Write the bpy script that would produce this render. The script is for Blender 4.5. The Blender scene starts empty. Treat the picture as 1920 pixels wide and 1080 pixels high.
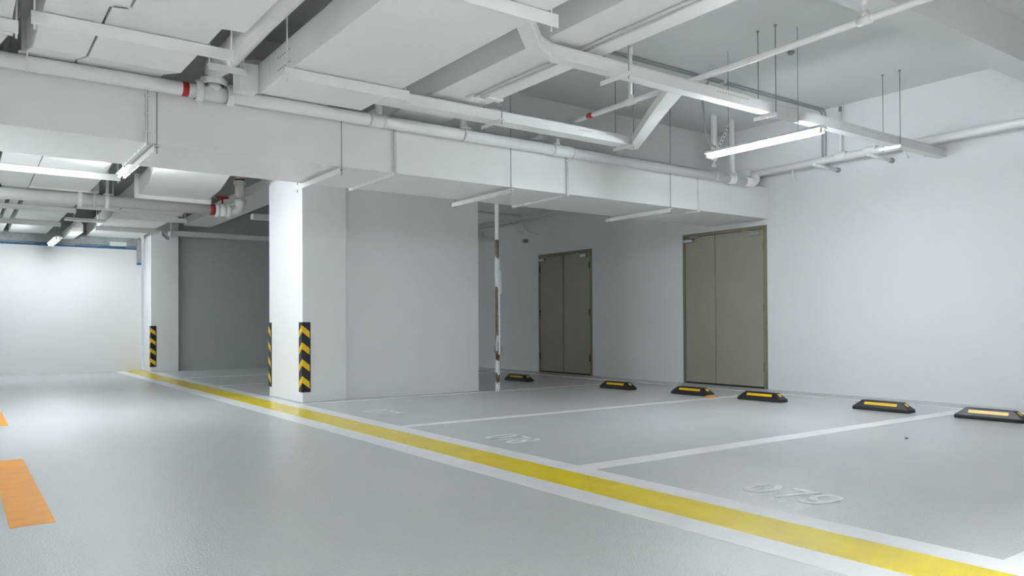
import bpy, bmesh, math, random
from mathutils import Vector, Matrix
random.seed(7)
S = bpy.context.scene
COL = S.collection
PI = math.pi

# ------------------------------------------------------------------ camera, light, exposure
cam_d = bpy.data.cameras.new('camera'); cam = bpy.data.objects.new('camera', cam_d); COL.objects.link(cam)
yaw, pitch, roll = math.radians(35.881), math.radians(.525), math.radians(-.2845)
F = Vector((math.sin(yaw)*math.cos(pitch), math.cos(yaw)*math.cos(pitch), math.sin(pitch)))
R = Vector((math.cos(yaw), -math.sin(yaw), 0)); U = R.cross(F)
R = R*math.cos(roll) + U*math.sin(roll); U = R.cross(F)
cam.matrix_world = Matrix(((R.x, U.x, -F.x, 0), (R.y, U.y, -F.y, 0), (R.z, U.z, -F.z, .9), (0, 0, 0, 1)))
cam_d.sensor_width = 36; cam_d.lens = 1448.27/1920*36; cam_d.shift_y = 54.49/1920
cam_d.clip_start = .05; cam_d.clip_end = 100
S.camera = cam
W = bpy.data.worlds.new('world'); S.world = W; W.use_nodes = True
W.node_tree.nodes['Background'].inputs[0].default_value = (.75, .85, .9, 1)
W.node_tree.nodes['Background'].inputs[1].default_value = .3
S.view_settings.view_transform = 'Standard'; S.view_settings.look = 'None'
S.view_settings.gamma = 1; S.view_settings.use_curve_mapping = False
S.view_settings.exposure = 1.13
TUBE = 112.0          # emission of the fluorescent tubes

# ------------------------------------------------------------------ materials
def two_tone(nt, fac, a, b, lo=.3, hi=.7):
    """blend of two colours by a noise factor; returns the colour socket"""
    mr = nt.nodes.new('ShaderNodeMapRange'); mr.inputs['From Min'].default_value = lo; mr.inputs['From Max'].default_value = hi
    nt.links.new(fac, mr.inputs['Value'])
    mx = nt.nodes.new('ShaderNodeMix'); mx.data_type = 'RGBA'
    cs = [i for i in mx.inputs if i.type == 'RGBA']; cs[0].default_value = (*a, 1); cs[1].default_value = (*b, 1)
    nt.links.new(mr.outputs[0], mx.inputs[0])
    return [o for o in mx.outputs if o.type == 'RGBA'][0]
def mat(name, col, rough=.5, metal=0, noise=0, nscale=30, bump=0, bscale=200, spec=.5, emit=0, ecol=None, coat=0):
    m = bpy.data.materials.new(name); m.use_nodes = True
    nt = m.node_tree; b = nt.nodes['Principled BSDF']
    b.inputs['Base Color'].default_value = (*col, 1)
    b.inputs['Roughness'].default_value = rough; b.inputs['Metallic'].default_value = metal
    b.inputs['Specular IOR Level'].default_value = spec
    b.inputs['Coat Weight'].default_value = coat
    tc = nt.nodes.new('ShaderNodeTexCoord')
    if noise:
        n = nt.nodes.new('ShaderNodeTexNoise'); n.inputs['Scale'].default_value = nscale; n.inputs['Detail'].default_value = 4
        nt.links.new(tc.outputs['Object'], n.inputs['Vector'])
        c = two_tone(nt, n.outputs['Fac'], [c*(1-noise) for c in col], [min(1, c*(1+noise)) for c in col])
        nt.links.new(c, b.inputs['Base Color'])
    if bump:
        n = nt.nodes.new('ShaderNodeTexNoise'); n.inputs['Scale'].default_value = bscale; n.inputs['Detail'].default_value = 2
        nt.links.new(tc.outputs['Object'], n.inputs['Vector'])
        bp = nt.nodes.new('ShaderNodeBump'); bp.inputs['Strength'].default_value = bump; bp.inputs['Distance'].default_value = .002
        nt.links.new(n.outputs['Fac'], bp.inputs['Height']); nt.links.new(bp.outputs['Normal'], b.inputs['Normal'])
    if emit:
        b.inputs['Emission Color'].default_value = (*(ecol or col), 1); b.inputs['Emission Strength'].default_value = emit
    return m

M = {}
M['wall'] = mat('white wall paint', (.82, .828, .835), .75, noise=.012, nscale=1.5, bump=.15, bscale=60, spec=.3)
M['shaded_wall'] = mat('wall paint in shade', (.46, .49, .475), .8, noise=.02, nscale=2, spec=.3)  # darker wall colour: the shade on the unlit far wall is painted in
M['dark_wall'] = mat('dark unseen wall', (.30, .31, .31), .9, noise=.12, nscale=3)  # unseen walls, made dark so less light bounces back sideways
M['ceil'] = mat('ceiling paint', (.70, .712, .712), .85, noise=.02, nscale=1.2, spec=.2)
M['duct'] = mat('white painted duct sheet', (.855, .862, .852), .45, noise=.012, nscale=3, bump=.08, bscale=8, spec=.4)
M['steel'] = mat('white painted steel', (.81, .818, .808), .5, noise=.02, nscale=10)
M['pipe'] = mat('white painted pipe', (.845, .852, .845), .35, noise=.015, nscale=12)
M['rod'] = mat('grey threaded rod', (.28, .31, .31), .5, metal=.3)
M['dark'] = mat('dark opening', (.012, .013, .018), .7)
M['red'] = mat('red tape', (.42, .012, .018), .4)
M['concrete'] = mat('raw concrete', (.36, .40, .40), .9, noise=.22, nscale=6, bump=.3, bscale=30)
M['blue'] = mat('blue chalk edge', (.05, .13, .27), .8, noise=.35, nscale=25)
M['rubber'] = mat('black rubber', (.008, .009, .011), .42, noise=.2, nscale=60, bump=.3, bscale=300)
M['yellow'] = mat('yellow reflective film', (.80, .50, .012), .35, noise=.06, nscale=120)
M['yellow_line'] = mat('yellow floor paint', (.72, .56, .002), .27, noise=.06, nscale=5, bump=.22, bscale=170, spec=.35)
M['white_line'] = mat('white floor paint', (.82, .83, .84), .27, noise=.03, nscale=6, bump=.22, bscale=170, spec=.5)
M['faint_line'] = mat('worn pale floor paint', (.72, .745, .76), .28, noise=.10, nscale=14, bump=.22, bscale=170, spec=.5)
M['orange_line'] = mat('orange floor paint', (.84, .33, .004), .42, spec=.25, noise=.07, nscale=8, bump=.22, bscale=170)
M['door'] = mat('olive beige door paint', (.325, .30, .23), .38, noise=.05, nscale=1.3, bump=.1, bscale=40)
M['door_frame'] = mat('olive door frame paint', (.215, .195, .125), .45, noise=.06, nscale=5)
M['chrome'] = mat('brushed metal', (.55, .57, .58), .3, metal=.8)
M['rust'] = mat('bare rusty steel', (.20, .13, .08), .6, noise=.5, nscale=14, bump=.4, bscale=40)
M['wrap'] = mat('white plastic wrap', (.74, .77, .80), .3, noise=.1, nscale=40, bump=.6, bscale=30)
M['orange'] = mat('orange scrap', (.65, .27, .02), .5)
M['tube'] = mat('lit fluorescent tube', (.9, .95, 1), .3, emit=TUBE, ecol=(.88, .935, 1.0))
M['fill_trough_tube'] = mat('lit fill trough tube', (.9, .95, 1), .3, emit=TUBE*4.9, ecol=(.95, .975, 1.0))
M['soft_tube'] = mat('lit older tube', (.9, .95, 1), .3, emit=TUBE*.70, ecol=(.88, .945, .98))
M['fill_stand_tube'] = mat('lit fill lamp tube', (.9, .95, 1), .3, emit=TUBE*1.1, ecol=(.92, .96, 1.0))
M['cream'] = mat('off white plastic', (.68, .66, .56), .4)
M['cable'] = mat('grey cable', (.35, .38, .38), .5)

# glossy epoxy floor: orange-peel coat with two scales of grain
def floor_mat():
    m = mat('grey epoxy floor', (.52, .55, .56), .25)
    nt = m.node_tree; b = nt.nodes['Principled BSDF']; tc = nt.nodes['Texture Coordinate']
    n = nt.nodes.new('ShaderNodeTexNoise'); n.inputs['Scale'].default_value = .9; n.inputs['Detail'].default_value = 5
    mp = nt.nodes.new('ShaderNodeMapping'); mp.inputs['Scale'].default_value = (1, .45, 1)
    nt.links.new(tc.outputs['Object'], mp.inputs[0]); nt.links.new(mp.outputs[0], n.inputs['Vector'])
    nt.links.new(two_tone(nt, n.outputs['Fac'], (.52, .537, .545), (.57, .585, .592)), b.inputs['Base Color'])
    g = nt.nodes.new('ShaderNodeTexNoise'); g.inputs['Scale'].default_value = 115; g.inputs['Detail'].default_value = 3
    nt.links.new(tc.outputs['Object'], g.inputs['Vector'])
    w = nt.nodes.new('ShaderNodeTexNoise'); w.inputs['Scale'].default_value = 6; w.inputs['Detail'].default_value = 2
    nt.links.new(tc.outputs['Object'], w.inputs['Vector'])
    b1 = nt.nodes.new('ShaderNodeBump'); b1.inputs['Strength'].default_value = .05; b1.inputs['Distance'].default_value = .01
    nt.links.new(w.outputs['Fac'], b1.inputs['Height'])
    b2 = nt.nodes.new('ShaderNodeBump'); b2.inputs['Strength'].default_value = 1.0; b2.inputs['Distance'].default_value = .0032
    nt.links.new(g.outputs['Fac'], b2.inputs['Height']); nt.links.new(b1.outputs['Normal'], b2.inputs['Normal'])
    nt.links.new(b2.outputs['Normal'], b.inputs['Normal'])
    return m
M['floor'] = floor_mat()

# ------------------------------------------------------------------ mesh helpers
def box(bm, x0, x1, y0, y1, z0, z1, mi=0):
    v = [bm.verts.new((x, y, z)) for z in (z0, z1) for y in (y0, y1) for x in (x0, x1)]
    for q in ((0, 2, 3, 1), (4, 5, 7, 6), (0, 1, 5, 4), (2, 6, 7, 3), (0, 4, 6, 2), (1, 3, 7, 5)):
        f = bm.faces.new([v[i] for i in q]); f.material_index = mi
def prism(bm, poly, axis, a, b, mi=0):
    """extrude a 2D polygon along an axis; poly in the two other axes, in order"""
    def P(p, t):
        return {'x': (t, p[0], p[1]), 'y': (p[0], t, p[1]), 'z': (p[0], p[1], t)}[axis]
    A = [bm.verts.new(P(p, a)) for p in poly]; B = [bm.verts.new(P(p, b)) for p in poly]
    n = len(poly); fs = [bm.faces.new(A), bm.faces.new(B[::-1])]
    for i in range(n): fs.append(bm.faces.new((A[i], B[i], B[(i+1) % n], A[(i+1) % n])))
    for f in fs: f.material_index = mi
def loft(bm, secs, mi=0):
    """closed duct through a list of quads (each four points)"""
    V = [[bm.verts.new(p) for p in s] for s in secs]
    n = len(secs[0])
    for a, b in zip(V, V[1:]):
        for i in range(n): bm.faces.new((a[i], b[i], b[(i+1) % n], a[(i+1) % n])).material_index = mi
    bm.faces.new(V[0][::-1]); bm.faces.new(V[-1])
def tube(bm, pts, r, seg=20, cap=True, smooth=True):
    pts = [Vector(p) for p in pts]; rings = []
    prev = None
    rs = r if isinstance(r, (list, tuple)) else [r]*len(pts)
    for i, p in enumerate(pts):
        if i == 0: d = pts[1]-p
        elif i == len(pts)-1: d = p-pts[i-1]
        else: d = (pts[i+1]-p).normalized()+(p-pts[i-1]).normalized()
        if d.length < 1e-9: d = pts[i]-pts[i-1]
        d.normalize()
        if prev is None:
            u = d.orthogonal().normalized()
        else:
            u = prev-d*prev.dot(d); u.normalize()
        prev = u; w = d.cross(u)
        rings.append([bm.verts.new(p+(u*math.cos(2*PI*k/seg)+w*math.sin(2*PI*k/seg))*rs[i]) for k in range(seg)])
    for a, b in zip(rings, rings[1:]):
        for k in range(seg):
            f = bm.faces.new((a[k], a[(k+1) % seg], b[(k+1) % seg], b[k])); f.smooth = smooth
    if cap:
        bm.faces.new(rings[0][::-1]); bm.faces.new(rings[-1])
def arc(p0, corner, p1, n=8):
    """rounded corner points between p0 and p1 about the corner"""
    p0, c, p1 = Vector(p0), Vector(corner), Vector(p1)
    return [tuple((1-t)**2*p0+2*t*(1-t)*c+t*t*p1) for t in [k/n for k in range(n+1)]]
def obj(name, bm, m, parent=None, bevel=0, label=None):
    bmesh.ops.recalc_face_normals(bm, faces=bm.faces)
    me = bpy.data.meshes.new(name); bm.to_mesh(me); bm.free()
    for x in (m if isinstance(m, list) else [m]): me.materials.append(M[x])
    o = bpy.data.objects.new(name, me); COL.objects.link(o)
    if parent is not None:
        o.parent = parent; o.matrix_parent_inverse = Matrix.Translation(-parent.location) if parent.location.length else Matrix()
    if bevel:
        bv = o.modifiers.new('bevel', 'BEVEL'); bv.width = bevel; bv.segments = 2; bv.limit_method = 'ANGLE'
    if label: o['label'] = label
    return o
def B(): return bmesh.new()
def bx(name, d, m, parent=None, bevel=0, label=None):
    bm = B(); box(bm, *d); return obj(name, bm, m, parent, bevel, label)
def tb(name, pts, r, m, parent=None, seg=16, label=None):
    bm = B(); tube(bm, pts, r, seg); return obj(name, bm, m, parent, 0, label)
def tag(o, label, cat, group=None):
    o['label'] = label; o['category'] = cat
    if group: o['group'] = group
    return o
def thing(name, label, cat, loc=(0, 0, 0), group=None):
    o = bpy.data.objects.new(name, None); COL.objects.link(o); o.location = loc; o.empty_display_size = .1
    return tag(o, label, cat, group)
def struct(name, bm, m, parent=None, bevel=0):
    o = obj(name, bm, m, parent, bevel)
    if parent is None: o['kind'] = 'structure'
    return o
def copy_tree(root, loc, label, group=None):
    r = root.copy(); COL.objects.link(r); r.location = loc; r['label'] = label
    if group: r['group'] = group
    for ch in root.children:
        c = ch.copy(); COL.objects.link(c); c.parent = r
        for g in ch.children:
            d = g.copy(); COL.objects.link(d); d.parent = c
    return r

# ------------------------------------------------------------------ the setting
ZC = 3.5; XW = 8.95; XB = 8.62; YF = 17.0
bm = B(); box(bm, -8, 9.25, -8, 17.3, -.2, 0); struct('floor', bm, 'floor')
bm = B(); box(bm, -8, 9.25, -8, 17.3, ZC, ZC+.2); struct('ceiling', bm, 'ceil')
bm = B(); box(bm, XW, 9.25, -8, 17.3, 0, ZC); struct('wall_right', bm, 'wall')
bm = B(); box(bm, XB, XW, -8, 16.4, 2.9, ZC); struct('trim_1', bm, 'wall')                  # concrete downstand along the right wall
bm = B(); box(bm, -8, 3.07, YF, 17.3, 0, 2.43); struct('wall_far', bm, 'wall')
bm = B(); box(bm, -8, 3.07, YF+.06, 17.3, 2.43, ZC); box(bm, -8, 3.05, YF+.005, YF+.06, 2.50, ZC); struct('trim_2', bm, 'concrete')
bm = B()
xs = [-8+i*.22 for i in range(51)]
for a, b in zip(xs, xs[1:]):
    if a > 3.0: break
    box(bm, a, min(b, 3.05), YF-.004, YF+.03, 2.43, 2.452+random.random()*.03)
struct('trim_3', bm, 'blue')
bm = B(); box(bm, 3.625, XW, 16.4, 17.3, 0, ZC); struct('wall_far_right', bm, 'shaded_wall')
bm = B(); box(bm, 3.832, 5.767, 8.75, 8.97, 0, ZC); struct('wall_middle', bm, 'wall')
bm = B(); box(bm, -8, -7.7, -8, 17.3, 0, ZC); struct('wall_left', bm, 'dark_wall')
bm = B(); box(bm, -7.7, XW, -8, -7.7, 0, ZC); struct('wall_back', bm, 'dark_wall')
# vertical slot of raw concrete beside the far pillar
bm = B(); box(bm, 2.985, 3.062, 16.93, 16.998, 2.16, 2.64, 0); box(bm, 2.985, 3.062, 16.925, 16.999, 2.13, 2.165, 1)
struct('trim_4', bm, ['concrete', 'blue'])

# beams
def beam(d, label):
    bm = B(); box(bm, *d); return tag(obj('ceiling_beam', bm, 'ceil'), label, 'beam')
beam((-7.7, XB-.002, 2.8, 3.045, 3.151, ZC-.001), 'wide white beam crossing the near ceiling at the top right corner')
beam((-7.7, XB-.002, 7.0, 7.5, 3.0, ZC-.001), 'white ceiling beam above the long crossing air duct')

# pillars
def pillar(x0, x1, y0, y1, label):
    bm = B(); box(bm, x0, x1, y0, y1, 0, ZC-.001)
    return tag(obj('concrete_pillar', bm, 'wall', bevel=.006), label, 'pillar')
pillar(3.283, 3.830, 8.69, 9.85, 'square white pillar with two black and yellow corner guards beside the yellow line')
pillar(3.117, 3.624, 16.3, 16.999, 'far white pillar at the end of the yellow line by the bright wall')

# corner guards: black L of rubber, yellow chevrons folded round the edge
def corner_guard(x, y, z0, z1, sy, label):
    """corner at (x, y); legs run +x on the face whose normal is -sy, and sy*y on the face at x"""
    t = thing('corner_guard', label, 'corner guard', (x, y, z0))
    L, th = .095, .009
    bm = B()
    poly = [(x-th, y-sy*th), (x+L, y-sy*th), (x+L, y-sy*.001), (x-.001, y-sy*.001), (x-.001, y+sy*L), (x-th, y+sy*L)]
    prism(bm, poly, 'z', z0, z1)
    obj('rubber_strip', bm, 'rubber', t, bevel=.002)
    n = 4; pitch = .196; drop, h = .073, .078
    for k in range(n):
        zt = z1-.035-k*pitch
        bm = B(); e = .0012; a = .004
        yf = y-sy*(th+e); yo = y-sy*th; xf = x-th-e; xo = x-th
        for (p, q) in (((x-th, yf, 0), (x+L-.012, yf, 1)), ((xf, y-sy*th, 0), (xf, y+sy*(L-.012), 1))):
            pts = [(p[0], p[1], zt), (q[0], q[1], zt-drop), (q[0], q[1], zt-drop-h), (p[0], p[1], zt-h)]
            if p[1] == q[1]: back = [(u[0], yo, u[2]) for u in pts]
            else: back = [(xo, u[1], u[2]) for u in pts]
            loft(bm, [pts, back])
        obj('yellow_chevron', bm, 'yellow', t)
    return t
corner_guard(3.283, 8.69, .12, .935, 1, 'black and yellow chevron guard on the near corner of the closer pillar')
corner_guard(3.283, 9.85, .12, .935, -1, 'black and yellow chevron guard on the back corner of the closer pillar')
corner_guard(3.117, 16.3, .10, .90, 1, 'small distant black and yellow guard on the far pillar')

# ------------------------------------------------------------------ floor paint
def strip(name, x0, x1, y0, y1, m, label, cat='floor marking', group=None, z=.0012):
    bm = B(); n = max(1, int(max(x1-x0, y1-y0)/2))
    box(bm, x0, x1, y0, y1, .0, z); return tag(obj(name, bm, m), label, cat, group)
strip('yellow_lane_line', 2.755, 3.052, -7.6, YF-.002, 'yellow_line', 'long yellow line running along the driveway edge of the parking bays', z=.0016)
strip('white_edge_line', 2.578, 2.754, -7.6, YF-.002, 'white_line', 'white border along the driveway side of the yellow line')
strip('white_edge_line', 3.053, 3.212, -7.6, 16.29, 'white_line', 'white border along the parking bay side of the yellow line')
strip('bay_divider_line', 3.213, 8.42, 3.575, 3.735, 'white_line', 'white bay line between the bays marked 078 and 079')
strip('bay_divider_line', 3.213, 8.42, 6.04, 6.16, 'white_line', 'white bay line on the pillar side of the bay marked 078')
strip('bay_divider_line', 3.213, 8.42, 8.50, 8.60, 'white_line', 'white bay line at the foot of the closer pillar and white partition wall')
strip('bay_divider_line', 3.213, 8.42, 1.13, 1.285, 'white_line', 'white bay line meeting the yellow line at the bottom right corner')
strip('bay_divider_line', 3.213, 8.42, 11.88, 11.98, 'faint_line', 'pale bay line behind the closer pillar, nearer of the two')
strip('bay_divider_line', 3.213, 8.42, 13.99, 14.10, 'faint_line', 'pale bay line behind the closer pillar, farther of the two')
strip('bay_end_line', 8.42, 8.52, -3, 16.3, 'faint_line', 'pale line along the foot of the right wall behind the wheel stops')
strip('orange_lane_dash', .205, .385, 4.115, 6.22, 'orange_line', 'large orange dash in the driveway nearest the camera')
strip('orange_lane_dash', .25, .41, 8.39, 10.5, 'orange_line', 'smaller orange dash farther along the driveway at the left edge')

def ribbon(bm, pts, w, T, z=.0020, closed=False):
    """thick polyline in local glyph space, T maps (a,b) to floor"""
    P = [Vector(p) for p in pts]; n = len(P); Lr = []
    for i, p in enumerate(P):
        if closed: a, b = P[(i-1) % n], P[(i+1) % n]
        else: a, b = P[max(i-1, 0)], P[min(i+1, n-1)]
        d1 = (p-a) if (p-a).length > 1e-9 else (b-p); d2 = (b-p) if (b-p).length > 1e-9 else (p-a)
        d = (d1.normalized()+d2.normalized()).normalized(); nn = Vector((-d.y, d.x))
        k = max(.5, nn.dot(Vector((-d1.normalized().y, d1.normalized().x))))
        Lr.append((p+nn*w/2/k, p-nn*w/2/k))
    V = [[bm.verts.new((*T(q), zz)) for q in l for zz in (z, .0004)] for l in Lr]
    rng = range(n) if closed else range(n-1)
    for i in rng:
        a, b = V[i], V[(i+1) % n]
        bm.faces.new((a[0], b[0], b[2], a[2])); bm.faces.new((a[0], a[1], b[1], b[0])); bm.faces.new((a[2], b[2], b[3], a[3]))
def ell(cx, cy, rx, ry, a0=0, a1=2*PI, n=20): return [(cx+rx*math.cos(a0+(a1-a0)*k/n), cy+ry*math.sin(a0+(a1-a0)*k/n)) for k in range(n+1)]
def number(txt, x0, y0, W_, H_, label, m='faint_line'):
    t = thing('bay_number', label, 'floor marking', (x0, y0, 0))
    dw = W_/3
    for i, ch in enumerate(txt):
        bm = B(); T = lambda q, i=i: (x0+q[1]*H_, y0-(i*dw+q[0]*dw*.86))
        T2 = lambda q: T(q)
        def rib(pts, closed=False, w=.24, z=.0020):
            # stroke in metric space
            pm = [(p[0]*dw*.86, p[1]*H_) for p in pts]
            ribbon(bm, pm, w*dw, lambda q: (x0+q[1], y0-(i*dw+q[0])), z=z, closed=closed)
        if ch == '0': rib(ell(.5, .5, .39, .43)[:-1], True)
        if ch == '7': rib([(.04, .92), (.92, .92), (.70, .60), (.45, .02)])
        if ch == '8': rib(ell(.5, .73, .33, .20)[:-1], True); rib(ell(.5, .29, .39, .24)[:-1], True, z=.0026)
        if ch == '9': rib(ell(.5, .66, .38, .28)[:-1], True); rib([(.87, .66), (.84, .38), (.70, .16), (.5, .08), (.25, .10), (.10, .2)], z=.0026)
        obj('digit', bm, m, t)
    return t
number('079', 3.44, 2.69, .52, .27, 'faded white number 079 painted in the nearest bay')
number('078', 3.40, 5.13, .43, .32, 'faded white number 078 painted in the middle bay')
number('077', 3.42, 7.45, .43, .30, 'very faint bay number painted beside the closer pillar')

# ------------------------------------------------------------------ wheel stops
def wheel_stop(label):
    t = thing('wheel_stop', label, 'wheel stop', (0, 0, 0), 'rubber wheel stops along the right wall')
    L, D, H = .29, .075, .10
    bm = B()
    z1 = .03
    s0 = [(-D, -L, 0), (D, -L, 0), (D, L, 0), (-D, L, 0)]
    s1 = [(-D, -L, z1), (D, -L, z1), (D, L, z1), (-D, L, z1)]
    a, c = .034, .205
    s2 = [(-a, -c, H), (a, -c, H), (a, c, H), (-a, c, H)]
    loft(bm, [s0, s1, s2]); obj('rubber_body', bm, 'rubber', t, bevel=.005)
    def patch(fn, u0, u1, v0, v1, name, lab):
        bm = B(); q = [fn(u, v) for u, v in ((u0, v0), (u1, v0), (u1, v1), (u0, v1))]
        q = [Vector(p) for p in q]; nrm = (q[1]-q[0]).cross(q[3]-q[0]).normalized()
        if nrm.z < 0: nrm = -nrm
        loft(bm, [[tuple(p+nrm*.0022) for p in q], [tuple(p-nrm*.001) for p in q]])
        obj(name, bm, 'yellow', t)
    for s in (-1, 1):
        patch(lambda u, v, s=s: (s*(D+(a-D)*v), u, z1+(H-z1)*v), -.17, .17, .36, .74, 'reflective_strip', None)
        patch(lambda u, v, s=s: (u, s*(L+(c-L)*v), z1+(H-z1)*v), -.022, .022, .42, .80, 'reflective_patch', None)
    return t
stops = [((7.29, 9.90), 'farthest wheel stop, half in shade beside the peeling steel pole'),
         ((7.44, 7.80), 'wheel stop in front of the wall between the two doors'),
         ((7.53, 6.55), 'wheel stop before the larger door with an orange scrap at its end'),
         ((7.59, 5.56), 'wheel stop in front of the right edge of the larger door'),
         ((7.66, 4.16), 'second wheel stop from the right edge of the picture, before the bare wall'),
         ((7.70, 3.17), 'nearest wheel stop, cut by the right edge of the picture')]
proto = None
for (p, lab) in stops:
    if proto is None: proto = wheel_stop(lab); proto.location = (p[0], p[1], .0018)
    else: copy_tree(proto, (p[0], p[1], .0018), lab)
bm = B(); loft(bm, [[(7.42, 6.16, .002), (7.50, 6.15, .002), (7.51, 6.26, .002), (7.43, 6.28, .002)], [(7.43, 6.17, .022), (7.49, 6.165, .028), (7.50, 6.25, .024), (7.435, 6.26, .016)]])
tag(obj('plastic_scrap', bm, 'orange'), 'small orange scrap at the end of the wheel stop by the larger door', 'litter')
bm = B(); bmesh.ops.create_icosphere(bm, subdivisions=2, radius=.011, matrix=Matrix.Translation((5.95, 3.05, .008)) @ Matrix.Diagonal((1, 1.3, .7, 1)))
tag(obj('pebble', bm, 'rod'), 'tiny dark pebble on the floor in front of the nearest wheel stop', 'pebble')

# ------------------------------------------------------------------ doors in the right wall
def double_door(n, y0, y1, ysplit, H, dark=False):
    """y0 near jamb, y1 far jamb"""
    x = XW; fw = .045
    bm = B()
    box(bm, x-.022, x-.001, y0, y0+fw, .0, H); box(bm, x-.022, x-.001, y1-fw, y1, .0, H); box(bm, x-.022, x-.001, y0+fw, y1-fw, H-fw, H)
    fr = obj('door_%d' % n, bm, 'door_frame', bevel=.003); fr['kind'] = 'structure'
    bx('door_gap', (x-.006, x-.0005, y0+fw, y1-fw, .003, H-fw), 'dark', fr)
    for (a, b) in ((y0+fw+.006, ysplit-.003), (ysplit+.003, y1-fw-.006)):
        lf = bx('door_leaf', (x-.016, x-.0062, a, b, .028, H-fw-.006), 'door', fr, .002)
    bx('meeting_strip', (x-.036, x-.0162, ysplit-.004, ysplit+.034, .028, H-fw-.008), 'door', fr, .002)
    for yy in (y0+fw+.001, y1-fw-.001):
        for zz in (.30, 1.10, H-.28):
            tb('hinge', [(x-.022, yy, zz-.06), (x-.022, yy, zz+.06)], .009, 'door_frame' if not dark else 'dark', fr, 8)
    for yy, s in ((y0+.16, 1), (y1-.14, -1)):
        c = bx('door_closer', (x-.065, x-.0162, yy-.07, yy+.09, H-fw-.085, H-fw-.035), 'chrome', fr, .008)
        tb('closer_arm', [(x-.04, yy, H-fw-.033), (x-.13, yy+.10*s, H-fw-.02), (x-.035, yy+.02+.2*s, H-fw-.008)], .007, 'chrome', c, 8)
    return fr
double_door(1, 10.002, 11.488, 10.761, 2.196, True)
double_door(2, 6.456, 7.935, 7.327, 2.23)

# ------------------------------------------------------------------ peeling steel pole
t = thing('steel_pole', 'thin steel pole with peeling white plastic wrap beside the white partition wall', 'pole', (5.857, 8.43, 0))
tb('pole_shaft', [(5.857, 8.43, 0), (5.857, 8.43, ZC-.002)], .026, 'rust', t)
def wrap(z0, z1, r=.031, name='plastic_wrap', m='wrap', seedv=0):
    rnd = random.Random(seedv); bm = B(); n = 14; rows = max(2, int((z1-z0)/.05))
    V = []
    for i in range(rows+1):
        row = []
        for k in range(n):
            z = z0+(z1-z0)*i/rows+(rnd.uniform(-.03, .03) if i in (0, rows) else 0)
            rr = r*(1+rnd.uniform(-.03, .14)); row.append(bm.verts.new((5.857+rr*math.cos(2*PI*k/n), 8.43+rr*math.sin(2*PI*k/n), z)))
        V.append(row)
    for a, b in zip(V, V[1:]):
        for k in range(n): bm.faces.new((a[k], a[(k+1) % n], b[(k+1) % n], b[k])).smooth = True
    obj(name, bm, m, t)
wrap(0, .13, seedv=1); wrap(.24, .42, .029, seedv=2); wrap(1.38, 1.78, .032, seedv=4)
bm = B()
for k, (z0, z1, dx) in enumerate(((.5, 1.4, .012), (.55, .75, -.03), (1.3, 1.62, .034))):
    a = [(5.857-.018+dx, 8.398, z0), (5.857+.008+dx, 8.394, z0), (5.857+.012+dx, 8.396, (z0+z1)/2), (5.857+.016+dx*.6, 8.399, z1), (5.857-.012+dx*.6, 8.40, z1), (5.857-.016+dx, 8.394, (z0+z1)/2)]
    loft(bm, [a, [(p[0], p[1]+.004, p[2]) for p in a]])
obj('loose_tape', bm, 'wrap', t)
tb('white_top_coat', [(5.857, 8.43, 2.02), (5.857, 8.43, ZC-.003)], .028, 'pipe', t)
bx('bracket', (5.857-.04, 5.857+.055, 8.41, 8.45, .52, .60), 'rod', t, .004)

# ------------------------------------------------------------------ main duct across the aisle
DX0, DX1, DY0, DY1, DZ0, DZ1 = -7.69, XW-.002, 6.42, 7.40, 2.305, 2.729
t = thing('air_duct', 'long rectangular white air duct crossing the whole aisle to the right wall', 'air duct', (0, 6.9, DZ0))
bx('duct_body', (DX0, DX1, DY0, DY1, DZ0, DZ1), 'duct', t, .003)
def ring(bm, x, w=.02, e=.024):
    for s in (0, w+.004):
        a, b = x-w/2-.002+s*.5-(w+.004)*.25, 0
    for xx in (x-.011, x+.002):
        box(bm, xx, xx+.009, DY0-e, DY1+e, DZ0-e, DZ0-.0005); box(bm, xx, xx+.009, DY0-e, DY0-.0005, DZ0-.0005, DZ1+e)
        box(bm, xx, xx+.009, DY1+.0005, DY1+e, DZ0-.0005, DZ1+e)
for x in (-1.0, .3-.85, 1.20, 3.311, 5.387, 7.502, -3.0):
    bm = B(); ring(bm, x)
    for k in range(7):
        y = DY0+.06+k*.14; box(bm, x-.02, x+.02, y-.008, y+.008, DZ0-.018, DZ0-.006)
    for k in range(3):
        z = DZ0+.08+k*.14; box(bm, x-.02, x+.02, DY0-.018, DY0-.006, z-.008, z+.008)
    obj('flange_joint', bm, 'steel', t)
def angle_x(bm, x0, x1, y, z, h=.055, w=.05, th=.006):
    """L bar along X: upright leg faces -y, top flange goes +y"""
    box(bm, x0, x1, y, y+th, z-h, z); box(bm, x0, x1, y+th, y+w, z-th, z)
def angle_y(bm, x, y0, y1, z, h=.045, w=.045, th=.005):
    box(bm, x, x+th, y0, y1, z-h, z); box(bm, x+th, x+w, y0, y1, z-th, z)
def cross_hanger(x, label, z1=ZC, z2=3.0):
    t = thing('duct_hanger', label, 'duct hanger', (x, 6.9, DZ0), 'hangers under the crossing duct')
    zt = DZ0-.0262
    bm = B(); box(bm, x, x+.045, DY0-.06, DY1+.10, zt-.006, zt); box(bm, x, x+.006, DY0-.06, DY1+.10, zt-.045, zt-.006)
    obj('hanger_bar', bm, 'steel', t)
    for y in (DY0-.038, DY1+.06):
        tb('threaded_rod', [(x+.026, y, zt-.06), (x+.026, y, (z1 if y < 7 else z2)-.001)], .0042, 'rod', t, 8)
        tb('nut', [(x+.026, y, zt-.016), (x+.026, y, zt-.007)], .011, 'rod', t, 6)
cross_hanger(1.238, 'bar hanger under the crossing duct left of the closer pillar, by the small lamp', 2.79, 2.79)
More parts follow.
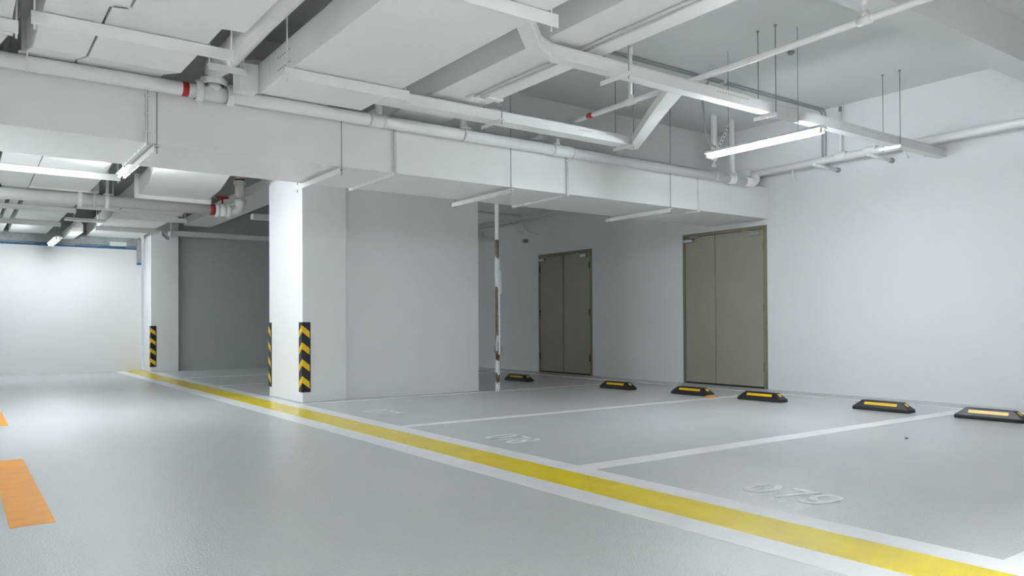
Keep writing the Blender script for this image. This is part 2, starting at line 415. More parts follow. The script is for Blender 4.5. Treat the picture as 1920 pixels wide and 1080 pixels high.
cross_hanger(2.745, 'bar hanger under the crossing duct directly above the closer pillar')
cross_hanger(4.585, 'bar hanger under the crossing duct in front of the peeling steel pole')
cross_hanger(6.947, 'bar hanger under the crossing duct next to the larger door')

# ------------------------------------------------------------------ ducts along the driveway
def long_duct(name, secs, label, flanges=(), m='duct'):
    """secs: (y, x0, x1, zbottom, ztop)"""
    t = thing(name, label, 'air duct', (secs[0][1], 0, secs[0][3]))
    bm = B(); loft(bm, [[(x0, y, z0), (x1, y, z0), (x1, y, z1), (x0, y, z1)] for (y, x0, x1, z0, z1) in secs])
    obj('duct_body', bm, m, t, bevel=.003)
    for (y, x0, x1, z0, z1, *ee) in flanges:
        bm = B(); e = ee[0] if ee else .016
        for yy in (y-.010, y+.002):
            box(bm, x0-e, x0-.0005, yy, yy+.008, z0-e, z1+e); box(bm, x1+.0005, x1+e, yy, yy+.008, z0-e, z1+e)
            box(bm, x0-.0005, x1+.0005, yy, yy+.008, z0-e, z0-.0005); box(bm, x0-.0005, x1+.0005, yy, yy+.008, z1+.0005, z1+e)
        obj('flange_joint', bm, 'steel', t)
    return t
h = .225
zr = 2.792                                                     # bottom level where the ducts rise over the crossing duct
def prof(rows): return [(y, a, b, z, min(z+h, 2.994)) for (y, a, b, z) in rows]
long_duct('air_duct', prof([(-6, -.95, .262, 2.65), (5.42, -.95, .27, 2.65), (5.50, -.95, .27, 2.655), (6.22, -.95, .25, zr), (7.75, -.95, .25, zr), (8.5, -.95, .37, 2.65), (10.5, -.95, .37, 2.65), (12.2, -.95, .58, 2.65), (16.98, -.95, .60, 2.65)]),
          'white duct run at the far left edge of the ceiling', [(5.46, -.95, .27, 2.65, 2.65+h)])
long_duct('air_duct', prof([(-6, .43, .781, 2.65), (4.68, .43, .781, 2.65), (4.70, .40, .692, 2.65), (5.66, .40, .696, 2.65), (6.24, .40, .702, zr), (7.75, .40, .717, zr), (8.7, .40, .733, 2.65), (11.9, .41, .766, 2.65), (12.0, .63, .735, 2.65), (16.98, .64, .735, 2.65)]),
          'narrow white duct left of the dark gap, over the left of the driveway')
long_duct('air_duct', prof([(-6, .795, 1.415, 2.65), (4.66, .795, 1.415, 2.65), (4.68, .705, 1.285, 2.65), (5.66, .71, 1.275, 2.65), (6.24, .715, 1.28, zr), (7.75, .73, 1.28, zr), (8.7, .745, 1.36, 2.65), (10.2, .755, 1.433, 2.65), (11.6, .78, 1.43, 2.65), (16.98, .82, 1.42, 2.65)]),
          'wide white duct right of the dark gap, over the driveway', [(11.32, .775, 1.43, 2.65, 2.65+h)])
d2 = long_duct('air_duct', prof([(-6, 1.86, 2.69, 2.65), (5.815, 1.868, 2.698, 2.65), (5.95, 1.868, 2.69, 2.72), (6.15, 1.868, 2.62, zr), (7.75, 1.75, 2.50, zr), (8.55, 1.72, 2.47, 2.69), (9.23, 1.805, 2.62, 2.65), (10.3, 1.95, 2.80, 2.65), (11.16, 1.997, 2.872, 2.65), (12.3, 2.02, 2.90, 2.65), (16.98, 2.09, 3.0, 2.65)]),
          'broad white duct above the top centre with an angled box at its side', [(11.22, 1.997, 2.876, 2.65, 2.65+h, .05), (11.26, 1.999, 2.876, 2.65, 2.65+h, .05), (13.0, 2.03, 2.93, 2.65, 2.65+h)])
# side box where this duct turns, with louvre slots on the side of the duct
bm = B(); prism(bm, [(1.866, 5.83), (1.866, 5.96), (1.72, 5.96), (1.705, 5.93), (1.73, 5.845)], 'z', 2.66, 2.868)
obj('side_box', bm, 'duct', d2, .003)
for row in (0, 1):
    for k in range(6): bx('louvre_slot', (1.8655, 1.8672, 5.16+k*.045, 5.178+k*.045, 2.705+row*.085, 2.713+row*.085), 'rod', d2)
for y in (5.62, 5.20): bx('seam_strip', (1.8635, 1.8675, y-.006, y+.006, 2.66, 2.868), 'steel', d2)
long_duct('air_duct', [(-6, 3.285, 3.83, 2.86, 3.13), (6.3, 3.30, 3.855, 2.857, 3.13), (6.8, 3.30, 3.855, 2.855, 2.993), (8.6, 3.3, 3.86, 2.855, 2.993)],
          'higher white duct with two conduits running beneath it, right of the broad duct')
long_duct('air_duct', [(y, a, b, z, z+.14) for (y, a, b, z) in [(9.9, 3.60, 4.13, 2.86), (16.0, 3.65, 4.16, 2.86)]],
          'shaded duct seen behind the closer pillar')

# bars under those ducts
def trapeze(x0, x1, y, z, label, rods=True, h=.075, rl=None, rr=None, zt=ZC):
    t = thing('trapeze_hanger', label, 'duct hanger', (x0, y, z), 'bar hangers under the driveway ducts')
    bm = B(); angle_x(bm, x0, x1, y, z-.0005, h, .05); obj('hanger_bar', bm, 'steel', t)
    for x in (rl if rl is not None else x0+.018, rr if rr is not None else x1-.018):
        tb('threaded_rod', [(x, y+.028, z-h-.02), (x, y+.028, zt-.002)], .006, 'steel', t, 8)
        tb('nut', [(x, y+.028, z-.018), (x, y+.028, z-.008)], .012, 'steel', t, 6)
Zb = 2.645
trapeze(.345, 1.44, 4.98, Zb, 'bar hanger under the paired ducts, at the upper left', rr=1.43)
trapeze(1.81, 2.755, 5.10, Zb, 'bar hanger under the broad duct, upper centre, nearest the big pipe', rl=1.835, rr=2.735)
trapeze(1.81, 2.765, 3.36, Zb, 'bar hanger under the broad duct, cut by the top edge of the picture', rl=1.835, rr=2.735)
trapeze(.38, 1.56, 9.85, Zb, 'bar hanger beside the small lamp beyond the crossing duct', rl=.393, rr=1.54)
trapeze(.39, 1.47, 13.0, Zb-.001, 'bar hanger on the distant left ducts, just beyond the thick pipe', rl=.605, rr=1.455)
trapeze(.60, 1.46, 14.9, Zb, 'farthest bar hanger on the left ducts before the bright wall', rl=.612, rr=1.445)
trapeze(1.97, 3.05, 13.15, Zb-.02, 'bar hanger under the distant broad duct, just beyond the thick pipe', rl=1.99, rr=3.03)
trapeze(2.0, 3.03, 15.1, Zb, 'farthest bar hanger under the broad duct near the far pillar', rl=2.02, rr=3.018)
trapeze(-.6, .30, 5.2, Zb, 'bar hanger at the far left edge under the leftmost duct', rl=-.59, rr=.29)

# ------------------------------------------------------------------ main sprinkler pipe
PY, PZ, PR = 6.32, 2.735, .054
# it stands just proud of the crossing duct's front edge
def coupling_mesh(axis='x', r=.068, L=.045):
    bm = B(); prof_ = [(-L/2, r*.86), (-L/2, r), (-L*.3, r*1.05), (L*.3, r*1.05), (L/2, r), (L/2, r*.86)]
    seg = 20; V = []
    for (a, rr) in prof_: V.append([bm.verts.new((a, rr*math.cos(2*PI*k/seg), rr*math.sin(2*PI*k/seg))) for k in range(seg)])
    for a, b in zip(V, V[1:]):
        for k in range(seg): bm.faces.new((a[k], a[(k+1) % seg], b[(k+1) % seg], b[k])).smooth = True
    for s in (-1, 1): box(bm, -L*.42, L*.42, -.012+0, .012, s*r*1.0-.012, s*r*1.0+.012+(.0))
    for s in (-1, 1): box(bm, -L*.32, L*.32, s*r-.010, s*r+.010, -.018, .018)
    M_ = {'x': Matrix(), 'y': Matrix.Rotation(PI/2, 4, 'Z'), 'z': Matrix.Rotation(PI/2, 4, 'Y')}[axis]
    bmesh.ops.transform(bm, matrix=M_, verts=bm.verts); return bm
def coupling(parent, p, axis='x', r=.068, L=.045, m='pipe'):
    bm = coupling_mesh(axis, r, L); bmesh.ops.translate(bm, verts=bm.verts, vec=Vector(p)); return obj('coupling', bm, m, parent)
t = thing('sprinkler_main_pipe', 'thick white pipe with a red band running along the front of the crossing duct', 'pipe', (0, PY, PZ))
bm = B(); tube(bm, [(-7.69, PY, PZ), (8.38, PY, PZ)], PR, 24); obj('pipe_run', bm, 'pipe', t)
bm = B(); tube(bm, [(8.30, PY, PZ)]+arc((8.42, PY, PZ), (8.53, PY, PZ), (8.53, PY, PZ+.08))+[(8.53, PY, PZ+.10)], PR+.003, 20); obj('elbow', bm, 'pipe', t)
tb('red_band', [(1.43, PY, PZ), (1.475, PY, PZ)], PR+.0015, 'red', t, 24, 'red tape band')
for x in (1.555, 1.79): coupling(t, (x, PY, PZ), 'x', .076, .055)
tb('tee_body', [(1.58, PY, PZ), (1.77, PY, PZ)], PR+.006, 'pipe', t, 24)
tb('tee_branch', [(1.672, PY, PZ), (1.672, PY, PZ+.085)], PR+.004, 'pipe', t, 24)
coupling(t, (1.672, PY, PZ+.095), 'z', .088, .055)
for x0, x1 in ((3.03, 3.13), (5.13, 5.36), (8.0, 8.06)):
    tb('fitting', [(x0-.03, PY, PZ), (x0-.03, PY, PZ), (x0, PY, PZ), (x1, PY, PZ), (x1+.03, PY, PZ)][1:], [PR+.001, PR+.006, PR+.006, PR+.001], 'pipe', t, 24)
    for x in (x0-.012, x1+.012): tb('joint_ring', [(x-.006, PY, PZ), (x+.006, PY, PZ)], PR+.010, 'pipe', t, 24)
tb('small_riser', [(3.10, PY, PZ+.04), (3.10, PY, 2.83), (3.10, PY, 3.02)], .034, 'pipe', t, 14)
tb('small_riser', [(5.17, PY, PZ+.04), (5.17, PY, PZ+.09), (5.17, PY, PZ+.12)], .026, 'pipe', t, 14)
tb('riser_collar', [(5.17, PY, PZ+.055), (5.17, PY, PZ+.08)], .034, 'pipe', t, 14)
def pipe_hanger(x, label, kind='channel', y=PY, z=PZ, r=PR, w=.06, zt=ZC, grp='hangers of the thick sprinkler pipe'):
    t = thing('pipe_hanger', label, 'pipe hanger', (x, y, z), grp)
    bm = B(); zt2 = zt-.002
    z0 = z+r+.004
    box(bm, x-w/2, x+w/2, y-.022, y-.018, z0, zt2); box(bm, x-w/2, x-w/2+.004, y-.018, y+.018, z0, zt2); box(bm, x+w/2-.004, x+w/2, y-.018, y+.018, z0, zt2)
    obj('steel_channel', bm, 'steel', t)
    bm = B(); pts = [(x, y-r-.006, z+r+.03)]+[(x, y-(r+.006)*math.cos(a), z-(r+.006)*math.sin(a)) for a in [PI*k/14 for k in range(15)]]+[(x, y+r+.006, z+r+.03)]
    tube(bm, pts, .0055, 8); obj('u_bolt', bm, 'steel', t)
    bx('clamp_plate', (x-.05, x+.05, y-r-.02, y+r+.02, z+r+.001, z+r+.007), 'steel', t)
pipe_hanger(.41, 'flat channel hanger of the thick pipe in the gap at the upper left', zt=ZC)
pipe_hanger(4.0, 'pipe hanger at the centre, just below the cable tray', w=.05)
pipe_hanger(8.05, 'pipe hanger with channel standing below the left end of the long lamp', w=.045)

# clevis strut and slotted brace by the long lamp
t = thing('support_strut', 'vertical slotted strut holding the thick pipe left of the long lamp', 'pipe hanger', (7.70, PY, PZ))
bm = B(); x = 7.70
box(bm, x-.036, x+.036, PY+.012, PY+.016, 2.93, ZC-.002); box(bm, x-.036, x-.032, PY-.02, PY+.012, 2.93, ZC-.002); box(bm, x+.032, x+.036, PY-.02, PY+.012, 2.93, ZC-.002)
obj('steel_channel', bm, 'steel', t)
bm = B(); box(bm, x-.024, x-.006, PY+.0105, PY+.012, 2.99, 3.42); obj('slot', bm, 'dark', t)
bm = B(); tube(bm, [(x, PY, 2.94), (x, PY, 2.87)], .01, 8); box(bm, x-.02, x+.02, PY-.02, PY+.02, 2.85, 2.885)
tube(bm, [(x, PY+.06*math.sin(a), PZ+.06*math.cos(a)) for a in [2*PI*k/20 for k in range(21)]], .006, 8, cap=False); obj('pipe_clamp', bm, 'steel', t)
t = thing('slotted_brace', 'slanted slotted steel brace above the left end of the long lamp', 'brace', (7.9, 6.45, 3.1))
bm = B(); a, b = Vector((7.83, 6.44, 2.98)), Vector((8.17, 6.44, ZC-.004)); d = (b-a).normalized(); n = Vector((d.z, 0, -d.x))*.022
for off in (0,):
    loft(bm, [[tuple(a-n), tuple(a+n), tuple(a+n+Vector((0, .004, 0))), tuple(a-n+Vector((0, .004, 0)))], [tuple(b-n), tuple(b+n), tuple(b+n+Vector((0, .004, 0))), tuple(b-n+Vector((0, .004, 0)))]])
obj('flat_bar', bm, 'steel', t)
bm = B()
for k in range(9):
    c = a+d*(.05+k*.06); q = [c-d*.014-n*.32, c-d*.014+n*.32, c+d*.014+n*.32, c+d*.014-n*.32]
    loft(bm, [[tuple(p+Vector((0, -.0012, 0))) for p in q], [tuple(p+Vector((0, .0002, 0))) for p in q]])
obj('slot', bm, 'dark', t)

# big pipe between the ducts
t = thing('riser_pipe', 'large white pipe running between the ducts and dropping into the red banded pipe', 'pipe', (1.62, 0, 2.93))
pts = [(1.665, PY, PZ+.12)]+arc((1.665, PY, PZ+.125), (1.665, PY, 2.93), (1.655, 6.17, 2.915), 8)+arc((1.645, 6.0, 2.885), (1.64, 5.9, 2.86), (1.62, 5.75, 2.855), 4)+[(1.60, 4.9, 2.855), (1.60, -6, 2.855)]
bm = B(); tube(bm, pts, [min(.084, .060+.003*k) for k in range(len(pts))], 24)
obj('pipe_run', bm, 'pipe', t)
t = thing('pipe_trapeze', 'small trapeze bracket carrying the large pipe above the pipe tee', 'pipe hanger', (1.6, 5.85, 2.8))
bm = B(); box(bm, 1.47, 1.735, 5.70, 5.706, 2.725, 2.775); box(bm, 1.47, 1.735, 5.706, 5.745, 2.769, 2.775); obj('hanger_bar', bm, 'steel', t)
for x in (1.482, 1.722):
    tb('threaded_rod', [(x, 5.725, 2.72), (x, 5.725, ZC-.002)], .0055, 'steel', t, 8)

# ------------------------------------------------------------------ cable trays
TZ, TH = 2.73, .085
def tray(path, w, label, z=TZ, hh=TH, zs=None):
    """box trunking along a plan path (centre line)"""
    t = thing('cable_tray', label, 'cable tray', (path[0][0], path[0][1], z))
    bm = B(); P = [Vector((p[0], p[1])) for p in path]; secs = []; n = len(P)
    zs = zs or [z]*n
    for i, p in enumerate(P):
        d1 = (p-P[i-1]).normalized() if i else (P[1]-p).normalized()
        d2 = (P[i+1]-p).normalized() if i < n-1 else d1
        d = d1+d2
        d = d.normalized() if d.length > .2 else d2
        nn = Vector((-d.y, d.x)); k = max(.42, abs(nn.dot(Vector((-d2.y, d2.x)))))
        a, b = p-nn*w/2/k, p+nn*w/2/k
        secs.append([(a.x, a.y, zs[i]), (b.x, b.y, zs[i]), (b.x, b.y, zs[i]+hh), (a.x, a.y, zs[i]+hh)])
    loft(bm, secs); obj('tray_body', bm, 'steel', t, bevel=.002)
    # lid edges
    bm = B(); secs2 = []
    for s in secs:
        a, b = Vector(s[3]), Vector(s[2]); e = (b-a).normalized()*.004
        secs2.append([tuple(a-e+Vector((0, 0, .0005))), tuple(b+e+Vector((0, 0, .0005))), tuple(b+e+Vector((0, 0, .006))), tuple(a-e+Vector((0, 0, .006)))])
    loft(bm, secs2); obj('tray_lid', bm, 'steel', t)
    return t
up = tray([(2.755, 3.70), (3.14, 4.08), (3.30, 4.155), (XW-.004, 4.155)], .10, 'upper white cable tray crossing above the long lamp to the right wall')
lo = tray([(2.71, 5.76), (5.62, 5.76)], .155, 'lower white cable tray running beside the thick pipe and ending in an angled turn')
bm = B()
def seg_box(bm, a, b, w, z0, z1):
    a, b = Vector(a), Vector(b); d = (b-a).normalized(); nn = Vector((-d.y, d.x))*w/2
    loft(bm, [[(a.x-nn.x, a.y-nn.y, z0), (a.x+nn.x, a.y+nn.y, z0), (a.x+nn.x, a.y+nn.y, z1), (a.x-nn.x, a.y-nn.y, z1)], [(b.x-nn.x, b.y-nn.y, z0), (b.x+nn.x, b.y+nn.y, z0), (b.x+nn.x, b.y+nn.y, z1), (b.x-nn.x, b.y-nn.y, z1)]])
prism(bm, [(5.621, 5.6825), (5.76, 5.6825), (5.84, 5.80), (5.80, 5.8375), (5.621, 5.8375)], 'z', TZ+.0005, TZ+TH)
prism(bm, [(5.84, 5.80), (5.06, 4.69), (4.95, 4.75), (5.64, 5.70), (5.70, 5.80)], 'z', TZ+.001, TZ+TH-.001)
obj('angled_turn', bm, 'steel', lo, .002)
bm = B(); prism(bm, [(5.06, 4.69), (4.74, 4.211), (4.58, 4.211), (4.95, 4.75)], 'z', TZ+.0012, TZ+TH-.0012); obj('angled_link', bm, 'steel', lo, .002)
bm = B()
for (x, y, z, dx) in ((4.93, 5.6805, 2.765, .018),):
    for k in range(9): box(bm, x+k*dx, x+k*dx+.007, y-.001, y+.0005, z+.018, z+.024)
obj('ventilation_slot', bm, 'rod', lo)
bm = B()
for k in range(12): box(bm, 5.05+k*.035, 5.062+k*.035, 4.1035, 4.1055, 2.790, 2.797)
for k in range(9): box(bm, 7.2+k*.04, 7.212+k*.04, 4.103, 4.1055, 2.790, 2.797)
obj('ventilation_slot', bm, 'rod', up)
def tray_bracket(x, y0, y1, z, label, rodys=None):
    t = thing('tray_bracket', label, 'tray bracket', (x, y0, z), 'rod hung brackets under the cable trays')
    bm = B(); box(bm, x-.02, x+.02, y0, y1, z-.007, z-.0005); box(bm, x-.02, x-.015, y0, y1, z-.035, z-.007); obj('bracket_bar', bm, 'steel', t)
    for y in (rodys or (y0+.02, y1-.02)):
        tb('threaded_rod', [(x+.003, y, z-.045), (x+.003, y, ZC-.002)], .0045, 'rod', t, 8)
        tb('ceiling_anchor', [(x+.003, y, ZC-.012), (x+.003, y, ZC-.001)], .013, 'rod', t, 8)
tray_bracket(5.80, 4.07, 4.30, TZ, 'bracket with two long rods on the upper tray above the lamp', (4.085, 4.265))
tray_bracket(7.90, 4.07, 4.30, TZ, 'bracket with two long rods on the upper tray near the right wall', (4.085, 4.265))
tray_bracket(3.98, 4.02, 4.32, TZ, 'bracket on the upper tray beside the higher duct', (4.04, 4.295))
tray_bracket(3.96, 5.60, 5.92, TZ, 'bracket on the lower tray just above the thick pipe hanger', (5.62, 5.90))
tray_bracket(5.60, 5.60, 5.90, TZ, 'bracket on the lower tray by its angled turn', (5.62, 5.885))
# distant trays
tray([(4.17, 13.4), (8.9, 13.4)], .15, 'distant tray in shade behind the closer pillar, nearer and higher looking', z=2.73)
lo2 = tray([(3.4, 16.08), (8.9, 16.08)], .15, 'farthest tray along the shaded wall behind the closer pillar', z=2.66)
bm = B(); prism(bm, [(3.39, 16.006), (3.39, 16.155), (3.28, 16.16), (2.98, 15.25), (3.10, 15.22), (3.32, 15.95)], 'z', 2.56, 2.63); obj('angled_turn', bm, 'steel', lo2, .002)
tb('hanging_rod', [(3.42, 15.99, 2.6), (3.42, 15.99, ZC-.002)], .02, 'steel', lo2, 8)

# ------------------------------------------------------------------ sprinkler branch
bx0 = 4.88
t = thing('sprinkler_branch_pipe', 'thin white pipe with a red band passing over the trays to the top right', 'pipe', (bx0, 0, 2.86))
bm = B(); tube(bm, [(bx0, 2.0, 2.908), (bx0, 4.3, 2.878), (bx0, 6.50, 2.862), (5.17, 6.52, 2.90)][:3], .024, 16)
obj('pipe_run', bm, 'pipe', t)
tb('red_band', [(bx0, 5.43, 2.870), (bx0, 5.50, 2.8695)], .0255, 'red', t, 16, 'red tape band')
tb('link_to_main', [(bx0, 6.45, 2.862), (5.17, 6.50, 2.905)], .022, 'pipe', t, 12)
def upright(p, ztop, parent, r=.016, head=True):
    x, y, z = p
    tb('upright', [(x, y, z), (x, y, ztop)], r, 'pipe', parent, 12)
    tb('tee', [(x, y-.045, z), (x, y+.045, z)], r+.017, 'pipe', parent, 14)
    tb('riser_socket', [(x, y, z+.01), (x, y, z+.06)], r+.009, 'pipe', parent, 14)
    tb('socket', [(x, y, ztop-.09), (x, y, ztop-.02)], r+.006, 'pipe', parent, 12)
    if head: 
        tb('sprinkler_head', [(x, y, ztop), (x, y, ztop+.02), (x, y, ztop+.022), (x, y, ztop+.045), (x, y, ztop+.046)], [.011, .011, .006, .006, .017], 'rod', parent, 10)
upright((bx0, 4.93, 2.874), 3.38, t)
upright((bx0, 2.75, 2.898), 3.09, t, head=False)
tb('near_riser', [(bx0, 2.0, 2.908), (bx0, 1.95, 2.908)], .024, 'pipe', t)

# wall pipe
WX, WZ = 8.525, 2.88
t = thing('wall_pipe', 'white pipe running along the top of the right wall to the picture edge', 'pipe', (WX, 0, WZ))
bm = B(); tube(bm, [(WX, -7, WZ), (WX, 12.9, WZ-.03)], .042, 20); obj('pipe_run', bm, 'pipe', t)
for y in (5.12, 4.75, 6.45):
    tb('fitting', [(WX, y-.07, WZ-.006), (WX, y-.06, WZ-.006), (WX, y+.06, WZ-.006), (WX, y+.07, WZ-.006)], [.044, .05, .05, .044], 'pipe', t, 20)
tb('upright', [(WX, 5.12, WZ), (WX, 5.12, 3.40)], .016, 'pipe', t, 12)
tb('sprinkler_head', [(WX, 5.12, 3.40), (WX, 5.12, 3.46)], .018, 'rod', t, 10)
for y, z in ((4.70, 2.80), (5.40, 2.82)):
    pass
def wall_arm(y, z, label):
    t = thing('wall_bracket', label, 'wall bracket', (8.5, y, z), 'arms holding the pipe on the right wall')
    tb('arm', [(8.42, y, z), (8.90, y, z-.01)], .022, 'steel', t, 10)
    tb('wall_plate', [(8.90, y, z-.01), (XW-.001, y, z-.01)], .03, 'rod', t, 10)
wall_arm(4.72, 2.81, 'thick arm from the right wall to the pipe, right of the lamp')
wall_arm(5.40, 2.81, 'thin arm from the right wall to the pipe, just below the lamp end')
for i, (y, z, dy, lab) in enumerate(((5.9, 2.74, .0, 'short bent tube hanging under the wall pipe left of the arms'), (4.47, 2.80, .02, 'short tube hanging under the wall pipe, beside the tray end'), (4.30, 2.78, .04, 'short tube hanging under the wall pipe, just right of the tray end'))):
    bm = B(); tube(bm, [(8.72, y, 2.899)]+arc((8.72, y, z+.06), (8.72, y-dy, z), (8.78, y-dy, z-.03), 5), .011, 8)
    tag(obj('drip_tube', bm, 'pipe'), lab, 'tube')

# conduits under the ceiling and down the wall beam
t = thing('ceiling_conduits', 'pair of thin conduits along the ceiling bending down at the right wall', 'conduit', (5, 5.36, 3.45))
for k in (0, 1):
    z = ZC-.014; y = 5.36+.045*k
    bm = B(); tube(bm, [(3.95, y, z), (8.50, y, z)]+arc((8.52, y, z), (8.606, y, z), (8.606, y, z-.09), 8)+[(8.606, y, 2.93)], .011, 8); obj('conduit', bm, 'cable', t)
for x in (4.3, 6.7): bx('saddle_clip', (x-.008, x+.008, 5.33, 5.435, ZC-.028, ZC-.001), 'steel', t)
t = thing('duct_conduits', 'two thin conduits fixed beneath the higher duct, ending at a junction box', 'conduit', (3.6, 4.5, 2.84))
for k in (0, 1): tb('conduit', [(3.585+k*.05, -5, 2.846), (3.60+k*.05, 5.48, 2.842)], .0105, 'pipe', t, 8)
t = thing('junction_box', 'small white junction box under the higher duct above the lower tray', 'junction box', (3.7, 5.52, 2.82))
bx('box_body', (3.56, 3.69, 5.49, 5.60, 2.822, 2.858), 'steel', t, .004); bx('box_cover', (3.70, 3.86, 5.44, 5.52, 2.832, 2.858), 'steel', t, .01)

# bent pipe in the dark gap at the top left
bm = B(); tube(bm, [(.30, 6.9, 2.80)]+arc((.30, 6.9, 2.9), (.30, 6.9, 3.02), (.36, 6.75, 3.12), 6)+[(.39, 6.62, 3.22), (.39, 6.6, ZC-.002)], .018, 10)
tag(obj('bent_pipe', bm, 'pipe'), 'thin bent pipe in the dark gap at the top left corner', 'pipe')
# smoke detector and small ceiling items
t = thing('smoke_detector', 'round cream smoke detector on the ceiling near the top right', 'smoke detector', (6.45, 4.37, ZC))
tb('base_plate', [(6.45, 4.37, ZC-.001), (6.45, 4.37, ZC-.02)], [.052, .050], 'cream', t, 24)
tb('sensor_head', [(6.45, 4.37, ZC-.021), (6.45, 4.37, ZC-.035), (6.45, 4.37, ZC-.05)], [.036, .036, .022], 'rod', t, 20)
t = thing('ceiling_bracket', 'small bracket with cable on the ceiling behind the upper tray', 'bracket', (6.2, 5.1, ZC))
bx('plate', (6.17, 6.23, 5.08, 5.12, ZC-.06, ZC-.001), 'steel', t, .004)
tb('cable', [(6.2, 5.1, ZC-.06)]+arc((6.2, 5.1, ZC-.07), (6.18, 5.15, ZC-.2), (6.05, 5.1, ZC-.24))+[(6.02, 5.08, 3.1), (6.02, 5.04, 2.80)]+arc((6.02, 5.04, 2.78), (6.03, 5.02, 2.66), (6.06, 4.95, 2.625)), .009, 'cable', t, 8)

# ------------------------------------------------------------------ lamps
def strip_light(x, y0, y1, z, label, wires=None, hw=.062, wire_top=ZC, lit='soft_tube'):
    t = thing('strip_light', label, 'lamp', (x, y0, z), 'fluorescent strip lamps')
    bm = B(); prism(bm, [(x-hw, z+.022), (x+hw, z+.022), (x+hw*.6, z+.052), (x-hw*.6, z+.052)], 'y', y0, y1); obj('housing', bm, 'steel', t, .003)
    for s in (-.026, .026):
        tb('fluorescent_tube', [(x+s, y0+.03, z), (x+s, y1-.03, z)], .0135, lit, t, 12)
        for yy in (y0+.004, y1-.029): bx('end_cap', (x+s-.013, x+s+.013, yy, yy+.025, z-.017, z+.0218), 'cream', t, .003)
    for yy in (wires or (y0+.27, y1-.27)):
        tb('suspension_wire', [(x, yy, z+.05), (x, yy, wire_top-.002)], .0028, 'rod', t, 6)
    return t
strip_light(6.0, 3.755, 5.0, 2.53, 'long bright strip lamp hanging at the right, below the upper tray', (4.0, 4.75), lit='tube')
strip_light(1.50, 8.15, 9.40, 2.545, 'small bright lamp peeping out behind the crossing duct at the left')
strip_light(1.43, 15.0, 16.25, 2.375, 'distant lamp glowing before the bright far wall')
strip_light(-4.0, 9.1, 10.35, 2.3, 'added fill light out of view at the far left')  # added unseen source, brightens the left of the far bay
def fill_stand_light(x, y, z, along, label):  # added unseen source, set low to brighten the duct undersides
    """added fill light: bare tubes on a floor stand"""
    t = thing('fill_stand_light', label, 'fill lamp', (x, y, 0), 'added fill lights on stands')
    tb('stand_pole', [(x, y, .02), (x, y, z-.03)], .016, 'rod', t, 10)
    for a in (PI/6, PI*5/6, PI*1.5): tb('leg', [(x, y, .35), (x+.4*math.cos(a), y+.4*math.sin(a), .012)], .011, 'rod', t, 8)
    c, s_ = (1, 0) if along == 'x' else (0, 1)
    tb('lamp_bar', [(x-.6*c, y-.6*s_, z-.03), (x+.6*c, y+.6*s_, z-.03)], .014, 'steel', t, 8)
    for k in (-.03, .03): tb('fluorescent_tube', [(x-.58*c+k*s_, y-.58*s_+k*c, z), (x+.58*c+k*s_, y+.58*s_+k*c, z)], .0135, 'fill_stand_tube', t, 12)
fill_stand_light(-1.5, 8.0, 1.70, 'y', 'added fill light on a stand out of view at the left, beyond the crossing duct')
def fill_trough_light(x, y, z, label):  # added unseen fill; skirts keep direct light off the duct fronts
    t = thing('fill_trough_light', label, 'lamp', (x, y, z), 'added fill troughs behind the camera')
    bm = B()
    prism(bm, [(y-.11, z-.13), (y-.105, z-.13), (y-.05, z+.045), (y+.05, z+.045), (y+.105, z-.13), (y+.11, z-.13), (y+.056, z+.055), (y-.056, z+.055)], 'x', x-.68, x+.68)
    box(bm, x-.685, x-.68, y-.105, y+.105, z-.13, z+.05); box(bm, x+.68, x+.685, y-.105, y+.105, z-.13, z+.05)
    obj('reflector_housing', bm, 'steel', t)
    for s_ in (-.026, .026): tb('fluorescent_tube', [(x-.6, y+s_, z), (x+.6, y+s_, z)], .0135, 'fill_trough_tube', t, 12)
    for xx in (x-.45, x+.45):
        under = any(a_ < xx < b_ for a_, b_ in ((-.96, .27), (.42, 1.42), (1.85, 2.70), (3.28, 3.84)))
        tb('suspension_wire', [(xx, y, z+.054), (xx, y, 2.649 if under else ZC-.002)], .003, 'rod', t, 6)
for yy in (-1.0, -2.5):
    for k, xx in enumerate((-3.4, -1.8, -.2, 1.4, 3.0)):
        if xx > 2: continue
        fill_trough_light(xx, yy, 2.40, 'added fill trough behind the camera')

# ------------------------------------------------------------------ second main pipe, beyond the crossing duct
FY, FZ, FR = 11.5, 2.568, .078
t = thing('sprinkler_main_pipe', 'thick white pipe beyond the crossing duct ending in a red valve wheel', 'pipe', (0, FY, FZ))
tb('pipe_run', [(-7.69, FY, FZ), (2.98, FY, FZ)], FR, 'pipe', t, 24)
tb('red_band', [(2.985, FY, FZ), (3.03, FY, FZ)], FR+.004, 'red', t, 24, 'red tape band')
coupling(t, (3.075, FY, FZ), 'x', .092, .055); coupling(t, (3.235, FY, FZ), 'x', .092, .055)
tb('valve_body', [(3.09, FY, FZ), (3.13, FY, FZ), (3.18, FY, FZ), (3.22, FY, FZ)], [.07, .095, .095, .07], 'pipe', t, 20)
vw = tb('valve_stem', [(3.155, FY, FZ+.08), (3.155, FY, FZ+.19)], .012, 'red', t, 10, 'red valve stem')
bm = B(); c = Vector((3.155, FY, FZ+.185))
tube(bm, [(c.x+.085*math.cos(a), c.y+.085*math.sin(a), c.z) for a in [2*PI*k/24 for k in range(25)]], .010, 8, cap=False)
for a in (0, PI/3, 2*PI/3): tube(bm, [(c.x-.085*math.cos(a), c.y-.085*math.sin(a), c.z), (c.x+.085*math.cos(a), c.y+.085*math.sin(a), c.z)], .006, 6)
obj('valve_wheel', bm, 'red', vw, 0, 'red hand wheel')
